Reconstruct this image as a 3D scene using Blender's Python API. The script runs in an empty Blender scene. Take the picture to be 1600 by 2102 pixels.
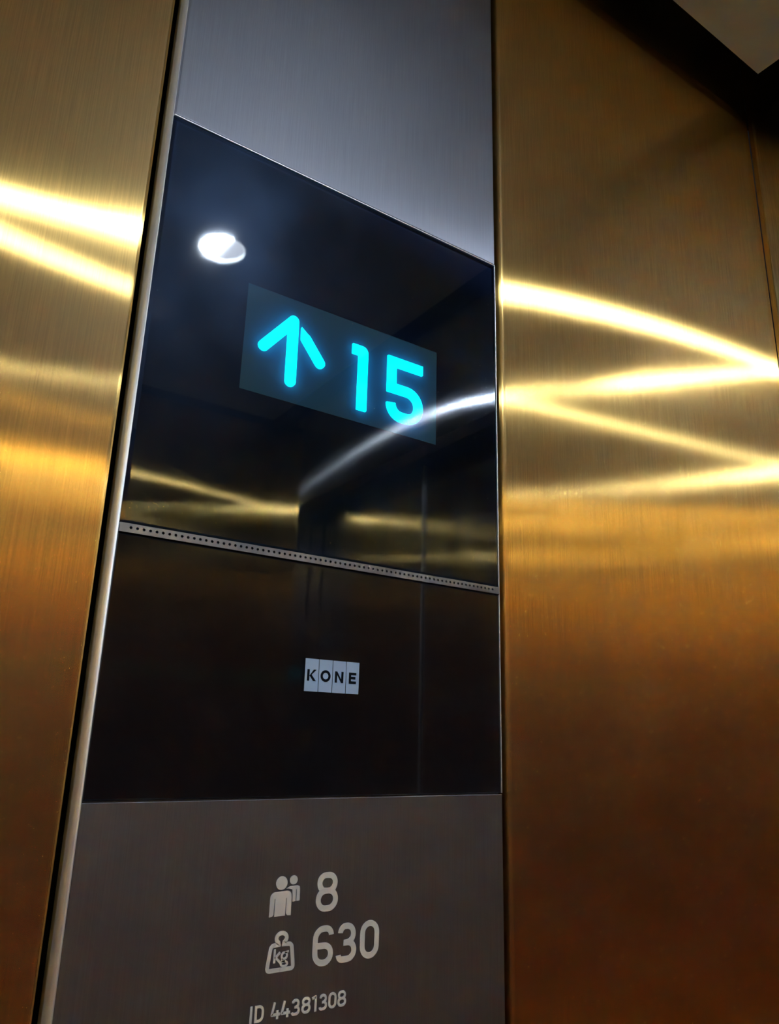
import bpy, bmesh, math
from mathutils import Matrix, Vector

SC = bpy.context.scene
COL = SC.collection
W = 0.23            # width of the control panel in metres: unit of the (x, y, z) used below
Z0 = 1.51           # height of the lower edge of the black glass above the floor


def V(x, y, z):
    return Vector((x * W, y * W, Z0 + z * W))


# ------------------------------------------------------------------ camera
cam_d = bpy.data.cameras.new('camera')
cam = bpy.data.objects.new('camera', cam_d)
COL.objects.link(cam)
CAM_RIGHT = Vector((0.825058, -0.564374, 0.027576))
CAM_DOWN = Vector((0.182705, 0.220279, -0.958173))
CAM_FWD = Vector((0.534694, 0.795587, 0.284857))
m = Matrix.Identity(4)
for i in range(3):
    m[i][0], m[i][1], m[i][2] = CAM_RIGHT[i], -CAM_DOWN[i], -CAM_FWD[i]
m.translation = V(-0.372803, -1.511773, 0.124720)
cam.matrix_world = m
cam_d.sensor_fit = 'HORIZONTAL'
cam_d.sensor_width = 36.0
cam_d.lens = 36.0 * 1559.88 / 1600.0
cam_d.clip_start = 0.01
SC.camera = cam

# ------------------------------------------------------------------ world, exposure, light paths
world = bpy.data.worlds.new('world')
SC.world = world
world.use_nodes = True
world.node_tree.nodes['Background'].inputs[0].default_value = (0.02, 0.025, 0.03, 1)
world.node_tree.nodes['Background'].inputs[1].default_value = 0.2
LAMP_STRENGTH = 720.0
SC.view_settings.view_transform = 'Standard'
SC.view_settings.look = 'None'
SC.view_settings.exposure = 0.0
SC.view_settings.gamma = 1.0
SC.view_settings.use_curve_mapping = False
cy = SC.cycles
cy.max_bounces = 24
cy.glossy_bounces = 20
cy.diffuse_bounces = 6
cy.transmission_bounces = 8
cy.transparent_max_bounces = 12
cy.sample_clamp_indirect = 200.0
cy.caustics_reflective = True
cy.blur_glossy = 0.0


# ------------------------------------------------------------------ materials
def new_mat(name):
    mt = bpy.data.materials.new(name)
    mt.use_nodes = True
    nt = mt.node_tree
    nt.nodes.clear()
    out = nt.nodes.new('ShaderNodeOutputMaterial')
    return mt, nt, out


def N(nt, typ, **kw):
    n = nt.nodes.new(typ)
    for k, v in kw.items():
        if k == 'ins':
            for kk, vv in v.items():
                n.inputs[kk].default_value = vv
        else:
            setattr(n, k, v)
    return n


def brushed(name, color, ax=0.006, ay=0.68, iso=0.5, iso_mix=0.08, grain=0.12, wave=0.0006, mirror=0.0, mx_=0.010, my_=0.07, fill_tint=None):
    """Metal brushed in vertical lines: a lobe that is narrow along the grain and wide across it,
    and a softer round lobe. Slight waviness of the sheet; fine grain in the colour."""
    mt, nt, out = new_mat(name)
    L = nt.links.new
    tc = N(nt, 'ShaderNodeNewGeometry')
    mp = N(nt, 'ShaderNodeMapping')
    mp.inputs['Scale'].default_value = (1500, 1500, 22)
    L(tc.outputs['Position'], mp.inputs['Vector'])
    nz = N(nt, 'ShaderNodeTexNoise')
    nz.inputs['Scale'].default_value = 1.0
    nz.inputs['Detail'].default_value = 2.0
    L(mp.outputs[0], nz.inputs['Vector'])
    mr = N(nt, 'ShaderNodeMapRange')
    mr.inputs['From Min'].default_value = 0.3
    mr.inputs['From Max'].default_value = 0.7
    mr.inputs['To Min'].default_value = 1.0 - grain
    mr.inputs['To Max'].default_value = 1.0 + grain
    L(nz.outputs[0], mr.inputs['Value'])
    mul = N(nt, 'ShaderNodeVectorMath', operation='SCALE')
    mul.inputs[0].default_value = color
    L(mr.outputs[0], mul.inputs['Scale'])
    # waviness of the thin sheet
    wz = N(nt, 'ShaderNodeTexNoise')
    wz.inputs['Scale'].default_value = 2.5
    wz.inputs['Detail'].default_value = 1.0
    L(tc.outputs['Position'], wz.inputs['Vector'])
    bp = N(nt, 'ShaderNodeBump')
    bp.inputs['Strength'].default_value = 1.0
    bp.inputs['Distance'].default_value = wave
    L(wz.outputs[0], bp.inputs['Height'])
    tan = N(nt, 'ShaderNodeCombineXYZ')
    tan.inputs[2].default_value = 1.0
    g1 = N(nt, 'ShaderNodeBsdfAnisotropic', distribution='MULTI_GGX')
    g1.inputs['Roughness'].default_value = (ax * ay) ** 0.25
    g1.inputs['Anisotropy'].default_value = 1.0 - (ax / ay) ** 0.5
    L(tan.outputs[0], g1.inputs['Tangent'])
    g2 = N(nt, 'ShaderNodeBsdfAnisotropic', distribution='GGX')
    g2.inputs['Roughness'].default_value = iso
    g2.inputs['Anisotropy'].default_value = 0.0
    mx = N(nt, 'ShaderNodeMixShader')
    mx.inputs[0].default_value = iso_mix
    gl = [g1, g2]
    if mirror:      # the polish left between the brush lines
        g3 = N(nt, 'ShaderNodeBsdfAnisotropic', distribution='GGX')
        g3.inputs['Roughness'].default_value = (mx_ * my_) ** 0.25
        g3.inputs['Anisotropy'].default_value = 1.0 - (mx_ / my_) ** 0.5
        L(tan.outputs[0], g3.inputs['Tangent'])
        gl.append(g3)
    for g in gl:
        if g is g2 and fill_tint:      # paler lobe colour imitates fill light on the wall between the streaks
            g.inputs['Color'].default_value = (*fill_tint, 1)
        else:
            L(mul.outputs[0], g.inputs['Color'])
        L(bp.outputs[0], g.inputs['Normal'])
    L(g1.outputs[0], mx.inputs[1])
    L(g2.outputs[0], mx.inputs[2])
    res = mx
    if mirror:
        res = N(nt, 'ShaderNodeMixShader')
        res.inputs[0].default_value = mirror
        L(mx.outputs[0], res.inputs[1])
        L(g3.outputs[0], res.inputs[2])
    L(res.outputs[0], out.inputs[0])
    return mt


def plain(name, color, rough=0.5, metal=0.0, spec=0.5, noise=0.0, scale=30.0, emit=None, estr=0.0):
    mt, nt, out = new_mat(name)
    L = nt.links.new
    b = N(nt, 'ShaderNodeBsdfPrincipled')
    b.inputs['Roughness'].default_value = rough
    b.inputs['Metallic'].default_value = metal
    b.inputs['Specular IOR Level'].default_value = spec
    geo = N(nt, 'ShaderNodeNewGeometry')
    nz = N(nt, 'ShaderNodeTexNoise')
    nz.inputs['Scale'].default_value = scale
    nz.inputs['Detail'].default_value = 3.0
    L(geo.outputs['Position'], nz.inputs['Vector'])
    mr = N(nt, 'ShaderNodeMapRange')
    mr.inputs['From Min'].default_value = 0.3
    mr.inputs['From Max'].default_value = 0.7
    mr.inputs['To Min'].default_value = 1.0 - noise
    mr.inputs['To Max'].default_value = 1.0 + noise
    L(nz.outputs[0], mr.inputs['Value'])
    mul = N(nt, 'ShaderNodeVectorMath', operation='SCALE')
    mul.inputs[0].default_value = color
    L(mr.outputs[0], mul.inputs['Scale'])
    L(mul.outputs[0], b.inputs['Base Color'])
    if emit:
        b.inputs['Emission Color'].default_value = (*emit, 1)
        b.inputs['Emission Strength'].default_value = estr
    L(b.outputs[0], out.inputs[0])
    return mt


def emitter(name, color, strength):
    mt, nt, out = new_mat(name)
    e = N(nt, 'ShaderNodeEmission')
    e.inputs[0].default_value = (*color, 1)
    e.inputs[1].default_value = strength
    nt.links.new(e.outputs[0], out.inputs[0])
    return mt


def black_glass(name, clear):
    """Polished dark glass with a faint film of finger grease; clear: see-through pane before the display."""
    mt, nt, out = new_mat(name)
    L = nt.links.new
    geo = N(nt, 'ShaderNodeNewGeometry')
    fr = N(nt, 'ShaderNodeFresnel')
    fr.inputs['IOR'].default_value = 1.85 if clear else 1.6
    g1 = N(nt, 'ShaderNodeBsdfAnisotropic', distribution='GGX')
    g1.inputs['Roughness'].default_value = 0.03
    g1.inputs['Color'].default_value = (0.88, 0.92, 1.0, 1)
    g2 = N(nt, 'ShaderNodeBsdfAnisotropic', distribution='GGX')
    g2.inputs['Roughness'].default_value = 0.34
    g2.inputs['Color'].default_value = (0.32, 0.52, 1.0, 1)  # blue put into the lobe for the glow around the mirrored lamp
    nz = N(nt, 'ShaderNodeTexNoise')
    nz.inputs['Scale'].default_value = 16.0
    nz.inputs['Detail'].default_value = 5.0
    L(geo.outputs['Position'], nz.inputs['Vector'])
    mr = N(nt, 'ShaderNodeMapRange')
    mr.inputs['From Min'].default_value = 0.35
    mr.inputs['From Max'].default_value = 0.75
    mr.inputs['To Min'].default_value = 0.07 if clear else 0.005
    mr.inputs['To Max'].default_value = 0.20 if clear else 0.02
    L(nz.outputs[0], mr.inputs['Value'])
    gm = N(nt, 'ShaderNodeMixShader')
    L(mr.outputs[0], gm.inputs[0])
    L(g1.outputs[0], gm.inputs[1])
    L(g2.outputs[0], gm.inputs[2])
    if clear:
        base = N(nt, 'ShaderNodeBsdfTransparent')
        base.inputs[0].default_value = (0.86, 0.9, 0.92, 1)
    else:
        base = N(nt, 'ShaderNodeBsdfDiffuse')
        base.inputs[0].default_value = (0.006, 0.006, 0.008, 1)
    mx = N(nt, 'ShaderNodeMixShader')
    L(fr.outputs[0], mx.inputs[0])
    L(base.outputs[0], mx.inputs[1])
    L(gm.outputs[0], mx.inputs[2])
    L(mx.outputs[0], out.inputs[0])
    return mt


def etched_steel(name):
    """Dark door steel with a pattern of pointed leaf facets etched in two finishes."""
    mt, nt, out = new_mat(name)
    L = nt.links.new
    geo = N(nt, 'ShaderNodeNewGeometry')
    mp = N(nt, 'ShaderNodeMapping')
    mp.inputs['Scale'].default_value = (0.0, 11.0, 4.5)
    L(geo.outputs['Position'], mp.inputs['Vector'])
    vo = N(nt, 'ShaderNodeTexVoronoi', distance='MANHATTAN')
    vo.inputs['Scale'].default_value = 1.0
    L(mp.outputs[0], vo.inputs['Vector'])
    sep = N(nt, 'ShaderNodeSeparateColor')
    L(vo.outputs['Color'], sep.inputs[0])
    mr = N(nt, 'ShaderNodeMapRange')
    mr.inputs['To Min'].default_value = 0.12
    mr.inputs['To Max'].default_value = 0.17
    L(sep.outputs[0], mr.inputs['Value'])
    mc = N(nt, 'ShaderNodeMapRange')
    mc.inputs['To Min'].default_value = 0.66
    mc.inputs['To Max'].default_value = 0.82
    L(sep.outputs[1], mc.inputs['Value'])
    sc = N(nt, 'ShaderNodeVectorMath', operation='SCALE')
    sc.inputs[0].default_value = (0.92, 0.92, 0.98)
    L(mc.outputs[0], sc.inputs['Scale'])
    tan = N(nt, 'ShaderNodeCombineXYZ')
    tan.inputs[2].default_value = 1.0
    g1 = N(nt, 'ShaderNodeBsdfAnisotropic', distribution='GGX')
    L(mr.outputs[0], g1.inputs['Roughness'])
    g1.inputs['Anisotropy'].default_value = 0.70
    L(tan.outputs[0], g1.inputs['Tangent'])
    L(sc.outputs[0], g1.inputs['Color'])
    L(g1.outputs[0], out.inputs[0])
    return mt


GOLD = brushed('brushed_gold_metal', (0.995, 0.64, 0.19), iso_mix=0.20, mirror=0.24, fill_tint=(0.88, 0.65, 0.33))
STEEL = brushed('brushed_steel', (0.32, 0.335, 0.41), ax=0.06, ay=0.6, iso=0.55, iso_mix=0.5, grain=0.06, wave=0.0002)
DOOR_STEEL = brushed('door_wall_steel', (0.93, 0.92, 0.92), ax=0.005, ay=0.07, iso=0.16, iso_mix=0.06)
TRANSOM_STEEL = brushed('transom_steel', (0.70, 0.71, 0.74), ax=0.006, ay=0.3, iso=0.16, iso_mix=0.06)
GOLD_FAR = brushed('brushed_gold_metal_finer', (0.995, 0.64, 0.19), ax=0.006, ay=0.5, iso=0.5, iso_mix=0.06, mirror=0.24)
TRIM_STEEL = plain('satin_steel_trim', (0.56, 0.59, 0.70), rough=0.35, metal=1.0, noise=0.05)
GRILLE_STEEL = plain('grey_speaker_strip_steel', (0.27, 0.29, 0.36), rough=0.4, metal=1.0, noise=0.04)
SATIN = plain('satin_aluminium', (0.92, 0.93, 0.98), rough=0.5, metal=0.85, noise=0.03)
ETCHED = etched_steel('etched_door_steel')
DARK = plain('dark_void_shade', (0.012, 0.012, 0.014), rough=0.9, spec=0.1, noise=0.2)  # near-black puts the shade of gaps and recesses into the colour
FLOOR_M = plain('dark_speckled_floor', (0.20, 0.25, 0.36), rough=0.5, noise=0.2, scale=120)
CEIL_M = plain('pale_ceiling_paint', (0.76, 0.92, 1.0), rough=0.6, noise=0.03)
WHITE = plain('white_lamp_enamel', (0.85, 0.86, 0.88), rough=0.35, noise=0.02)
LAMP = emitter('lamp_lens_glow', (0.80, 0.91, 1.0), LAMP_STRENGTH)
DIFF = emitter('lamp_diffuser_glow', (0.93, 0.96, 1.0), 6.5)
GLASS_CLEAR = black_glass('clear_cover_glass', True)
GLASS_BLACK = black_glass('black_back_painted_glass', False)
BACKING = plain('navy_black_backing', (0.012, 0.028, 0.095), rough=0.8, spec=0.1)  # navy in the colour stands in for blue glow veiling the pane
SCREEN = plain('dim_backlit_screen', (0.0, 0.14, 0.30), rough=0.8, spec=0.0, noise=0.05,
               emit=(0.010, 0.022, 0.027), estr=1.0)
CYAN = emitter('cyan_display_light', (0.0, 0.86, 1.0), 3.0)
PRINT = plain('pale_grey_print', (0.62, 0.61, 0.60), rough=0.6, noise=0.03)
LOGO_TILE = plain('blue_grey_logo_print', (0.36, 0.50, 0.74), rough=0.6, noise=0.02)
LOGO_INK = plain('black_logo_letter', (0.003, 0.005, 0.010), rough=0.8, spec=0.1)


# ------------------------------------------------------------------ helpers
def link(name, me, mat, parent=None, label=None, kind=None):
    o = bpy.data.objects.new(name, me)
    COL.objects.link(o)
    if mat and not me.materials:
        me.materials.append(mat)
    if parent:
        o.parent = parent
        o.matrix_parent_inverse = Matrix.Identity(4)
    if label:
        o['label'] = label
    if kind:
        o['kind'] = kind
    return o


def finish(name, bm, mat, parent=None, label=None, kind=None, smooth=False):
    bmesh.ops.recalc_face_normals(bm, faces=bm.faces[:])
    me = bpy.data.meshes.new(name)
    off = parent_offset(parent)
    for v in bm.verts:
        v.co -= off
    bm.to_mesh(me)
    bm.free()
    if smooth:
        for p in me.polygons:
            p.use_smooth = True
    return link(name, me, mat, parent, label, kind)


def parent_offset(parent):
    off = Vector((0, 0, 0))
    while parent:
        off = off + parent.location
        parent = parent.parent
    return off


def empty(name, loc, label, cat, group=None):
    o = bpy.data.objects.new(name, None)
    COL.objects.link(o)
    o.location = loc
    o.empty_display_size = 0.05
    o['label'] = label
    o['category'] = cat
    if group:
        o['group'] = group
    return o


def add_box(bm, lo, hi, bevel=0.0, seg=3, edges=None):
    r = bmesh.ops.create_cube(bm, size=1.0)
    a, b = V(*lo), V(*hi)
    for v in r['verts']:
        v.co = Vector(((a.x + b.x) / 2 + v.co.x * (b.x - a.x), (a.y + b.y) / 2 + v.co.y * (b.y - a.y),
                       (a.z + b.z) / 2 + v.co.z * (b.z - a.z)))
    if bevel:
        es = list({e for v in r['verts'] for e in v.link_edges})
        if edges:
            es = [e for e in es if edges(e, a, b)]
        bmesh.ops.bevel(bm, geom=es, offset=bevel * W, segments=seg, profile=0.5, affect='EDGES')


def box(name, lo, hi, mat, parent=None, bevel=0.0, seg=3, edges=None, label=None, kind=None):
    bm = bmesh.new()
    add_box(bm, lo, hi, bevel, seg, edges)
    o = finish(name, bm, mat, parent, label, kind)
    return o


def front_edges(e, a, b):
    """the four edges of the box's face towards the room (lowest y)"""
    y = min(a.y, b.y)
    return all(abs(v.co.y - y) < 1e-6 for v in e.verts)


def add_prism(bm, pts, y0, y1):
    """polygon in the panel plane (x, z), from front y0 back to y1"""
    f = [bm.verts.new(V(x, y0, z)) for x, z in pts]
    k = [bm.verts.new(V(x, y1, z)) for x, z in pts]
    n = len(pts)
    bm.faces.new(f)
    bm.faces.new(k[::-1])
    for i in range(n):
        j = (i + 1) % n
        bm.faces.new((f[i], k[i], k[j], f[j]))


def fillet(pts, r, closed=False, n=7):
    out = []
    m = len(pts)
    for i, p in enumerate(pts):
        if not closed and i in (0, m - 1):
            out.append(p)
            continue
        a, b = Vector(pts[i - 1]), Vector(pts[(i + 1) % m])
        p = Vector(p)
        u, w = (a - p), (b - p)
        rr = min(r, u.length * 0.5, w.length * 0.5) if closed else min(
            r, u.length * (0.5 if i > 1 else 1), w.length * (0.5 if i < m - 2 else 1))
        s, e = p + u.normalized() * rr, p + w.normalized() * rr
        k = 0.45
        for t in range(n + 1):
            t /= n
            c1, c2 = s + (p - s) * 0.55, e + (p - e) * 0.55
            q = s * (1 - t) ** 3 + c1 * 3 * t * (1 - t) ** 2 + c2 * 3 * t * t * (1 - t) + e * t ** 3
            out.append((q.x, q.y))
    return out


def add_stroke(bm, path, w, y0, y1, closed=False, round_cap=False):
    P = [Vector(p) for p in path]
    Q = [P[0]]
    for p in P[1:]:
        if (p - Q[-1]).length > 1e-5:
            Q.append(p)
    if closed and (Q[0] - Q[-1]).length < 1e-5:
        Q.pop()
    P = Q
    n = len(P)
    Lp, Rp = [], []
    for i in range(n):
        d1 = (P[i] - P[i - 1]).normalized() if (i > 0 or closed) else None
        d2 = (P[(i + 1) % n] - P[i]).normalized() if (i < n - 1 or closed) else None
        d1, d2 = d1 or d2, d2 or d1
        t = (d1 + d2)
        t = t.normalized() if t.length > 1e-6 else d1
        nn = Vector((-t.y, t.x))
        s = 1.0 / max(0.35, nn.dot(Vector((-d1.y, d1.x))))
        Lp.append(P[i] + nn * (w / 2 * s))
        Rp.append(P[i] - nn * (w / 2 * s))
    if closed:
        fl = [bm.verts.new(V(p.x, y0, p.y)) for p in Lp]
        fr = [bm.verts.new(V(p.x, y0, p.y)) for p in Rp]
        bl = [bm.verts.new(V(p.x, y1, p.y)) for p in Lp]
        br = [bm.verts.new(V(p.x, y1, p.y)) for p in Rp]
        for i in range(n):
            j = (i + 1) % n
            bm.faces.new((fl[i], fl[j], fr[j], fr[i]))
            bm.faces.new((bl[i], br[i], br[j], bl[j]))
            bm.faces.new((fl[i], bl[i], bl[j], fl[j]))
            bm.faces.new((fr[i], fr[j], br[j], br[i]))
        return
    segs = [(Lp[i], Rp[i]) for i in range(n)]
    fl = [(bm.verts.new(V(a.x, y0, a.y)), bm.verts.new(V(b.x, y0, b.y))) for a, b in segs]
    bl = [(bm.verts.new(V(a.x, y1, a.y)), bm.verts.new(V(b.x, y1, b.y))) for a, b in segs]
    for i in range(n - 1):
        (a, b), (c, d) = fl[i], fl[i + 1]
        (e, f), (g, h) = bl[i], bl[i + 1]
        bm.faces.new((a, c, d, b))
        bm.faces.new((e, f, h, g))
        bm.faces.new((a, e, g, c))
        bm.faces.new((b, d, h, f))
    for k, sgn in ((0, -1), (n - 1, 1)):
        if round_cap:
            c = P[k]
            d = (P[1] - P[0]).normalized() if k == 0 else (P[-1] - P[-2]).normalized()
            a0 = math.atan2(d.y, d.x) + (math.pi if k == 0 else 0)
            arc = [(c.x + w / 2 * math.cos(a0 + t), c.y + w / 2 * math.sin(a0 + t))
                   for t in [math.pi * (i / 10 - 0.5) for i in range(11)]]
            add_prism(bm, arc, y0, y1)
        else:
            (a, b), (e, f) = fl[k], bl[k]
            bm.faces.new((a, b, f, e) if k == 0 else (a, e, f, b))


def ell(cx, cz, rx, rz, n=28, p=2.0, a0=0.0, a1=2 * math.pi, open_=False):
    out = []
    m = n + 1 if open_ else n
    for i in range(m):
        t = a0 + (a1 - a0) * i / n
        c, s = math.cos(t), math.sin(t)
        out.append((cx + rx * math.copysign(abs(c) ** (2 / p), c), cz + rz * math.copysign(abs(s) ** (2 / p), s)))
    return out


def glyph(bm, ch, x0, x1, zb, zt, w, y0, y1, r=None):
    """condensed rounded-square lettering; x0..x1, zb..zt are the outer extents"""
    h = w / 2
    a, b, lo, hi = x0 + h, x1 - h, zb + h, zt - h
    r = r or (b - a) * 0.5
    mid = (lo + hi) / 2
    lay = [0]

    def S(pts, rr=r, **k):          # each stroke a hair proud of the one before, so that crossings stay clean
        lay[0] += 1
        add_stroke(bm, fillet(pts, rr, k.get('closed', False)), w, y0 - lay[0] * .00025, y1, **k)
    if ch == '8':
        m8 = mid + (hi - lo) * 0.03
        in_ = (b - a) * 0.05
        S([(a + in_, m8), (a + in_, hi), (b - in_, hi), (b - in_, m8)], r, closed=True)
        S([(a, lo), (a, m8), (b, m8), (b, lo)], r, closed=True)
    elif ch == '6':
        S([(b, hi - (hi - lo) * 0.20), (b, hi), (a, hi), (a, lo), (b, lo), (b, mid), ((a + b) / 2, mid)])
        S([((a + b) / 2 + .0005, mid), (a, mid)])
    elif ch == '3':
        S([(a + h * .6, hi - (hi - lo) * 0.20), (a + h * .6, hi), (b - h * .4, hi), (b - h * .4, mid), (a + (b - a) * .30, mid)])
        S([(a + (b - a) * .30, mid), (b, mid), (b, lo), (a, lo), (a, lo + (hi - lo) * 0.14)])
    elif ch == '0':
        S([(a, lo), (a, hi), (b, hi), (b, lo)], closed=True)
    elif ch == '1':
        S([(x0, hi - (hi - lo) * .12), (b, hi), (b, zb)], 0.0001)
    elif ch == '4':
        zc = lo + (hi - lo) * 0.22
        S([(a + (b - a) * .35, zt), (a, zc), (x1, zc)], 0.0001)
        S([(b - (b - a) * .22, lo + (hi - lo) * 0.50), (b - (b - a) * .22, zb)], 0.0001)
    elif ch == 'I':
        S([((x0 + x1) / 2, zb), ((x0 + x1) / 2, zt)], 0.0001)
    elif ch == 'D':
        add_stroke(bm, fillet([(a, hi), (b, hi), (b, lo), (a, lo)], r * 1.1), w, y0, y1)
        S([(a, zb), (a, zt)], 0.0001)


# ------------------------------------------------------------------ the setting
XL, XR, XD = -4.0, 2.65, 2.93     # left wall, right wall, plane of the doors
YB = -5.0                          # wall behind the camera
ZF = -Z0 / W                       # floor
ZC = 3.08                          # underside of the ceiling panel
ZT = 3.42                          # top of the walls, in the dark gap above the ceiling panel
GL, GR = -0.035, 1.031             # edges of the recess that holds the control panel
ZH = 2.135                         # underside of the door lintel

floor = box('floor', (XL - .1, YB - .1, ZF - .1), (XD + .6, .3, ZF), FLOOR_M, kind='structure')


def panel_edge(e, a, b):
    return front_edges(e, a, b)


wall_back = box('wall_back', (XL - .02, .16, ZF), (XR, .26, ZT), DARK, kind='structure')
box('wall_panel', (XL, 0, ZF), (GL, .035, ZT), GOLD, wall_back, bevel=.012, seg=5, edges=panel_edge)
box('wall_panel', (GR, 0, ZF), (XR - .012, .035, ZT), GOLD, wall_back, bevel=.012, seg=5, edges=panel_edge)
wall_left = box('wall_left', (XL - .12, YB, ZF), (XL - .02, .26, ZT), GOLD_FAR, kind='structure')
wall_front = box('wall_front', (XL - .02, YB - .1, ZF), (XR, YB, ZT), GOLD_FAR, kind='structure')

YJ0, YJ1 = -0.97, -4.48            # the two sides of the door opening
wall_right = box('wall_right', (XR, YJ0, ZF), (XR + .13, 0.0, ZT), DOOR_STEEL, kind='structure', bevel=.004, seg=2)
box('wall_panel', (XR, YB, ZF), (XR + .13, YJ1, ZT), DOOR_STEEL, wall_right, bevel=.004, seg=2)
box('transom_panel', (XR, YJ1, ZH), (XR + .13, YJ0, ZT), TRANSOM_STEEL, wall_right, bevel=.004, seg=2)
trim_1 = box('trim_1', (XR - .012, -.02, ZF), (XR, .0, ZT), GOLD, kind='structure')
ceiling_bm = bmesh.new()


def flat_with_holes(bm, lo, hi, holes, axis, depth, n=32):
    """a slab lo..hi (two in-plane coordinates) with round holes; axis 'z': horizontal, 'y': in the panel plane"""
    def co(u, v, d):
        return V(u, v, d) if axis == 'z' else V(u, d, v)
    d0, d1 = depth
    loops = [[(lo[0], lo[1]), (hi[0], lo[1]), (hi[0], hi[1]), (lo[0], hi[1])]]
    for (cx_, cy_, r_) in holes:
        loops.append([(cx_ + r_ * math.cos(2 * math.pi * i / n), cy_ + r_ * math.sin(2 * math.pi * i / n)) for i in range(n)])
    es = []
    rings = []
    for lp in loops:
        vs = [bm.verts.new(co(u, v, d0)) for u, v in lp]
        rings.append(vs)
        es += [bm.edges.new((vs[i], vs[(i + 1) % len(vs)])) for i in range(len(vs))]
    bmesh.ops.triangle_fill(bm, use_beauty=True, edges=es)
    for lp, vs in zip(loops, rings):
        bs = [bm.verts.new(co(u, v, d1)) for u, v in lp]
        k = len(vs)
        for i in range(k):
            bm.faces.new((vs[i], vs[(i + 1) % k], bs[(i + 1) % k], bs[i]))


LIGHTS = [(1.03, -2.57), (-2.40, -2.50)]
LR = 0.150
flat_with_holes(ceiling_bm, (XL + .14, YB + .14), (2.51, -.14), [(x, y, LR) for x, y in LIGHTS], 'z', (ZC, ZC + .05))
ceiling = finish('ceiling', ceiling_bm, CEIL_M, kind='structure')
box('roof_panel', (XL - .12, YB - .1, ZT), (XD + .6, .26, ZT + .08), DARK, ceiling)

# the doors in the right wall
door = box('door_1', (XD + .06, YJ1 - .35, ZF), (XD + .16, YJ0 + .35, ZH + .2), DARK, kind='structure')
YS = -2.93
for y0, y1 in ((YJ0 + .2, YS + .004), (YS - .004, YJ1 - .2)):
    box('door_panel', (XD, y1, ZF + .01), (XD + .05, y0, ZH + .15), ETCHED, door, bevel=.004, seg=2)
box('door_seam', (XD - .02, YS - .006, ZF + .01), (XD - .001, YS + .006, ZH + .12), SATIN, door, bevel=.004, seg=3,
    label='bright narrow strip where the two door panels meet')
for y in (YJ0, YJ1):
    s = 1 if y == YJ0 else -1
    box('door_jamb', (XR + .16, min(y, y + s * .1), ZF), (XD - .015, max(y, y + s * .1), ZH), DOOR_STEEL, door)
box('lintel', (XR + .13, YJ1, ZH), (XD - .01, YJ0, ZH + .06), DARK, door)  # near-black in place of the shade under the door head


# ------------------------------------------------------------------ the downlights in the ceiling
def lathe(name, prof, mat, parent, cx, cyy, n=40, label=None):
    bm = bmesh.new()
    rings = [[bm.verts.new(V(cx + r * math.cos(2 * math.pi * i / n), cyy + r * math.sin(2 * math.pi * i / n), z))
              for i in range(n)] for r, z in prof]
    for a, b in zip(rings, rings[1:]):
        for i in range(n):
            j = (i + 1) % n
            bm.faces.new((a[i], a[j], b[j], b[i]))
    if prof[-1][0] < 0.01:
        bmesh.ops.contextual_create(bm, geom=rings[-1])
    return finish(name, bm, mat, parent, label, smooth=True)


def disc(name, r, z, mat, parent, cx, cyy, n=40):
    bm = bmesh.new()
    vs = [bm.verts.new(V(cx + r * math.cos(2 * math.pi * i / n), cyy + r * math.sin(2 * math.pi * i / n), z)) for i in range(n)]
    up = [bm.verts.new(v.co + Vector((0, 0, .01 * W))) for v in vs]
    bm.faces.new(vs)
    bm.faces.new(up)
    for i in range(n):
        bm.faces.new((vs[i], vs[(i + 1) % n], up[(i + 1) % n], up[i]))
    return finish(name, bm, mat, parent)


LABELS = ['round white ceiling downlight mirrored in the black glass of the control panel',
          'round white ceiling downlight beyond the left edge of the picture']
for (x, y), lab in zip(LIGHTS, LABELS):
    t = empty('downlight', V(x, y, ZC), lab, 'light', 'ceiling downlights')
    lathe('bezel', [(LR - .012, ZC + .004), (LR - .012, ZC - .004), (LR - .004, ZC - .009), (LR + .012, ZC - .006), (LR + .014, ZC - .0005)],
          WHITE, t, x, y)
    lathe('reflector', [(LR - .010, ZC + .002), (LR - .011, ZC + .012), (LR - .012, ZC + .022)], WHITE, t, x, y)
    disc('diffuser', LR - .012, ZC + .022, DIFF, t, x, y)
    bm = bmesh.new()
    half = [(-.5 * LR, -.72 * LR), (.02 * LR, -.80 * LR), (.06 * LR, -.2 * LR), (.10 * LR, .25 * LR), (.16 * LR, .55 * LR)]
    ring = [(.88 * LR * math.cos(a), .88 * LR * math.sin(a)) for a in [math.radians(78 + 12 * i) for i in range(17)]]
    vs = [bm.verts.new(V(x + a, y + b, ZC + .0165)) for a, b in ring + half[1:]]
    up = [bm.verts.new(v.co + Vector((0, 0, .0045 * W))) for v in vs]
    bm.faces.new(vs)
    bm.faces.new(up)
    for i in range(len(vs)):
        bm.faces.new((vs[i], vs[(i + 1) % len(vs)], up[(i + 1) % len(vs)], up[i]))
    finish('lamp_lens', bm, LAMP, t, label='brightly lit half of the lamp')
    lathe('housing', [(LR - .001, ZC + .052), (LR - .001, ZC + .12), (.005, ZC + .12)], DARK, t, x, y)

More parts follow.
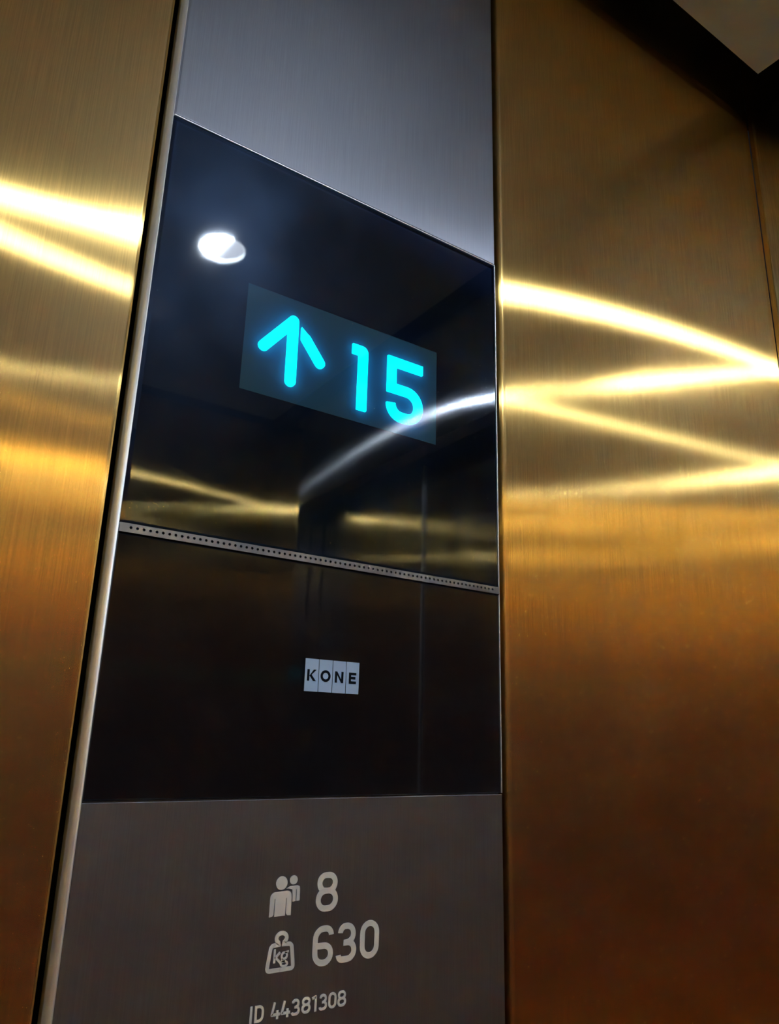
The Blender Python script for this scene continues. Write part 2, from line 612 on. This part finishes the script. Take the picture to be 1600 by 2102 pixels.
# ------------------------------------------------------------------ the control panel
panel = empty('control_panel', V(.5, .08, -3.2),
              'tall steel lift control panel with black glass and cyan floor display in gold wall',
              'control panel')
PL, PR = -0.004, 1.008
ZTOP, ZBOT = 2.98, -3.2
box('housing', (PL + .001, .0125, ZBOT), (PR - .001, .10, ZTOP), STEEL, panel)
bm = bmesh.new()
prof = [(-.0042, .001)] + [(-.0045 - .0125 * math.sin(math.radians(a)) ** .8, .003 + .034 * (1 - math.cos(math.radians(a)))) for a in range(10, 171, 10)] + [(-.0042, .075)]
lo_ = [bm.verts.new(V(x, y, ZBOT)) for x, y in prof]
hi_ = [bm.verts.new(V(x, y, ZTOP)) for x, y in prof]
for i in range(len(prof)):
    j = (i + 1) % len(prof)
    bm.faces.new((lo_[i], lo_[j], hi_[j], hi_[i]))
bm.faces.new(lo_)
bm.faces.new(hi_)
finish('edge_trim', bm, SATIN, panel, label='rounded satin silver strip along the left edge', smooth=True)
box('face_plate', (PL, 0, 1.5275), (PR, .012, ZTOP), STEEL, panel, bevel=.005, seg=4, edges=front_edges,
    label='bluish steel plate above the black glass')
low = box('face_plate', (PL, 0, ZBOT), (PR, .012, -.003), STEEL, panel, bevel=.001, seg=1, edges=front_edges,
          label='steel plate with capacity print below the black glass')

# display glass: a clear pane (front and rims) over a black backing, the screen between them
g0, g1, gz0, gz1 = -.0035, 1.0045, .5245, 1.5235
bm = bmesh.new()
c = .0035
fr = [(g0 + .008, gz0 + c), (g1 - c, gz0 + c), (g1 - c, gz1 - c), (g0 + .008, gz1 - c)]
ou = [(g0, gz0), (g1, gz0), (g1, gz1), (g0, gz1)]
vf = [bm.verts.new(V(x, -.001, z)) for x, z in fr]
vo = [bm.verts.new(V(x, .003, z)) for x, z in ou]
vb = [bm.verts.new(V(x, .0085, z)) for x, z in ou]
bm.faces.new(vf)
for i in range(4):
    j = (i + 1) % 4
    bm.faces.new((vf[i], vf[j], vo[j], vo[i]))
    bm.faces.new((vo[i], vo[j], vb[j], vb[i]))
glass = finish('display_glass', bm, GLASS_CLEAR, panel, label='upper black glass pane with the lit floor display behind it')
box('glass_backing', (g0 + .001, .0088, gz0 + .001), (g1 - .001, .012, gz1 - .001), BACKING, panel)

YSCR = .0075        # the screen lies a little behind the glass
dx, dz = YSCR * .62, YSCR * .62
scr = box('display_screen', (.219 + .004, YSCR, .8815 + .004), (.788 + .004, .0086, 1.1572 + .004), SCREEN, panel,
          label='dim blue-grey lit rectangle behind the glass')
Y0, Y1 = .0012, YSCR - .0001
sx, sz = .0012, .0012
ST = lambda pts, **k: add_stroke(bm, [(x + sx, z + sz) for x, z in pts], .0275, Y0, Y1, **k)
bm = bmesh.new()
ST([(.2715, 1.0085), (.3450, 1.0985)], round_cap=True)
ST([(.3450, 1.0985), (.3465, .9370)], round_cap=True)
ST([(.3815, 1.0615), (.4235, 1.0085)], round_cap=True)
add_prism(bm, [(x + sx, z + sz) for x, z in [(.3675, 1.0890), (.3685, 1.0560), (.3720, 1.0515), (.3927, 1.0688)]], Y0, Y1)
finish('direction_arrow', bm, CYAN, scr, label='glowing cyan arrow pointing up')
bm = bmesh.new()
ST(fillet([(.5160, 1.0815), (.5490, 1.0815), (.5490, .9165)], .004))
finish('floor_digit', bm, CYAN, scr, label='glowing cyan digit 1')
bm = bmesh.new()
ST(fillet([(.7395, 1.0840), (.6395, 1.0840), (.6395, 1.0090), (.7275, 1.0090), (.7275, .9300), (.6375, .9300), (.6375, .9640)], .036))
bmesh.ops.delete(bm, geom=bm.verts[:], context='VERTS')
ST([(.7395, 1.0840), (.6395, 1.0840), (.6395, 1.0075)] + fillet([(.6395, 1.0075), (.7275, 1.0075), (.7275, .9300), (.6385, .9300), (.6385, .9640)], .038))
finish('floor_digit', bm, CYAN, scr, label='glowing cyan digit 5')

box('edge_glint', (-.003, -.0016, 1.5240), (1.0072, .0085, 1.5275), SATIN, panel, bevel=.001, seg=2,  # added satin strip imitates light caught on the glass bevel
    label='thin bright strip added as the glint along the top edge of the black glass')
box('edge_glint', (1.0050, -.0016, .0), (1.0078, .0085, 1.5238), SATIN, panel, bevel=.001, seg=2,  # second added strip, the same light line down the side
    label='thin bright strip added as the glint along the right edge of the black glass')

# perforated speaker strip between the two panes
bm = bmesh.new()
hole_n = 74
holes = [(.0190 + i * (.9815 - .0190) / (hole_n - 1), .5138, .0030) for i in range(hole_n)]
flat_with_holes(bm, (-.003, .5035), (1.0055, .5222), holes, 'y', (-.0025, .006), n=10)
grille = finish('speaker_strip', bm, GRILLE_STEEL, panel, label='narrow steel strip with a row of small round holes')
box('strip_backing', (-.002, .0065, .504), (1.005, .0118, .5215), BACKING, grille)

box('lower_glass', (-.0035, -.001, .0), (1.0045, .012, .5012), GLASS_BLACK, panel, bevel=.0035, seg=2, edges=front_edges,
    label='lower black glass pane with a small pale logo')

# the logo printed on the lower glass
for i, chs in enumerate('KONE'):
    x0 = .4308 + i * .03535
    tile = box('logo_tile', (x0, -.0016, .2178), (x0 + .0338, -.0010, .2885), LOGO_TILE, panel)
    bm = bmesh.new()
    ya, yb, w = -.0021, -.00165, .0056
    zb, zt = .2403, .2651
    S = lambda pts, **k: add_stroke(bm, pts, w, ya, yb, **k)
    if chs == 'K':
        S([(.4392, zb), (.4392, zt)])
        add_prism(bm, [(.4420, .2512), (.4525, zt), (.4592, zt), (.4475, .2538), (.4587, zb), (.4518, zb), (.4420, .2512 + .001)], ya, yb)
    elif chs == 'O':
        S(ell(.4829, .2530, .0100, .0100), closed=True)
    elif chs == 'N':
        S([(.5098, zb), (.5098, zt)])
        S([(.5264, zb), (.5264, zt)])
        add_prism(bm, [(.5126, zt), (.5126, .2575), (.5236, zb), (.5236, .2480)], ya, yb)
    else:
        S([(.5466, zb), (.5466, zt)])
        for z in (zb + w / 2, .2530, zt - w / 2):
            S([(.5494, z), (.5632 if z != .2530 else .5612, z)])
    finish('logo_letter', bm, LOGO_INK, tile)

# capacity print on the lower plate
ya, yb = -.0007, .0
bm = bmesh.new()
add_prism(bm, ell(.4066, -.1627, .0129, .0127), ya, yb)
top = [(.3828, -.1910)] + fillet([(.3828, -.1910), (.3835, -.1790), (.4295, -.1772), (.4305, -.1910)], .0095)[1:-1] + [(.4305, -.1910)]
add_prism(bm, top, ya, yb)
add_prism(bm, [(.3828, -.1910), (.3926, -.1910), (.3922, -.2190), (.3895, -.2222), (.3826, -.2236)], ya, yb)
add_prism(bm, [(.3941, -.1910), (.4180, -.1910), (.4179, -.2231), (.3938, -.2231)], ya, yb)
add_prism(bm, [(.4195, -.1910), (.4305, -.1910), (.4308, -.2233), (.4225, -.2228), (.4196, -.2190)], ya, yb)
finish('person_symbol', bm, PRINT, low, label='front one of the two printed person symbols')
bm = bmesh.new()
add_prism(bm, ell(.4334, -.1586, .0090, .0085), ya, yb)
add_prism(bm, [(.4180, -.1735), (.4255, -.1699), (.4430, -.1694), (.4478, -.1712), (.4489, -.1765), (.4315, -.1765), (.4255, -.1745)], ya, yb)
add_prism(bm, [(.4315, -.1765), (.4400, -.1765), (.4400, -.1986), (.4330, -.1990), (.4325, -.1870)], ya, yb)
add_prism(bm, [(.4416, -.1765), (.4489, -.1765), (.4492, -.1978), (.4418, -.1984)], ya, yb)
finish('person_symbol', bm, PRINT, low, label='smaller rear one of the two printed person symbols')


def printed(ch, x0, x1, zb, zt, w, label=None):
    b = bmesh.new()
    glyph(b, ch, x0, x1, zb, zt, w, ya, yb)
    return finish('printed_digit' if ch.isdigit() else 'printed_letter', b, PRINT, low, label)


printed('8', .4872, .5400, -.2240, -.1492, .0115, 'printed digit 8 beside the person symbols')
printed('6', .4853, .5337, -.3242, -.2500, .0115)
printed('3', .5412, .5900, -.3235, -.2500, .0115)
printed('0', .5993, .6468, -.3234, -.2503, .0115)
idz = (-.4033, -.3745)
for ch, a, b in (('I', .3556, .3606), ('D', .3656, .3850), ('4', .3998, .4198), ('4', .4212, .4418), ('3', .4440, .4630),
                 ('8', .4668, .4872), ('1', .4905, .5010), ('3', .5062, .5250), ('0', .5280, .5470), ('8', .5495, .5700)):
    printed(ch, a, b, idz[0], idz[1], .0047)

bm = bmesh.new()
w = .0078
body = ([(.3935, -.2755)] + [(.4078, -.2745)] + ell(.4137, -.2625, .0112, .0098, n=20, a0=math.radians(236), a1=math.radians(-56), open_=True)
        + [(.4200, -.2745)] + [(.4362, -.2755)])
left = fillet([(.4137, -.3190), (.3850, -.3190), (.3915, -.2752), (.4080, -.2742)], .006)
right = fillet([(.4143, -.3190), (.4430, -.3190), (.4370, -.2752), (.4195, -.2742)], .006)
arc = ell(.4137, -.2630, .0113, .0090, n=20, a0=math.radians(236), a1=math.radians(-56), open_=True)
add_stroke(bm, left + arc + right[::-1], w, ya, yb)
finish('weight_symbol', bm, PRINT, low, label='printed outline of a kilogram weight')
bm = bmesh.new()
w = .0046
add_stroke(bm, [(.4004, -.3062), (.4004, -.2815)], w, ya, yb)
add_stroke(bm, [(.4125, -.2880), (.4030, -.2968), (.4140, -.3066)], w, ya, yb)
finish('printed_letter', bm, PRINT, low, label='letter k inside the weight symbol')
bm = bmesh.new()
add_stroke(bm, ell(.4220, -.2950, .0060, .0057, n=20), w * .9, ya, yb, closed=True)
add_stroke(bm, [(.4230, -.2895), (.4312, -.2882)], w * .8, ya, yb)
add_stroke(bm, [(.4180, -.2998), (.4172, -.3035), (.4240, -.3050)], w * .9, ya, yb)
add_stroke(bm, ell(.4222, -.3092, .0072, .0042, n=20), w * .85, ya, yb, closed=True)
finish('printed_letter', bm, PRINT, low, label='letter g inside the weight symbol')
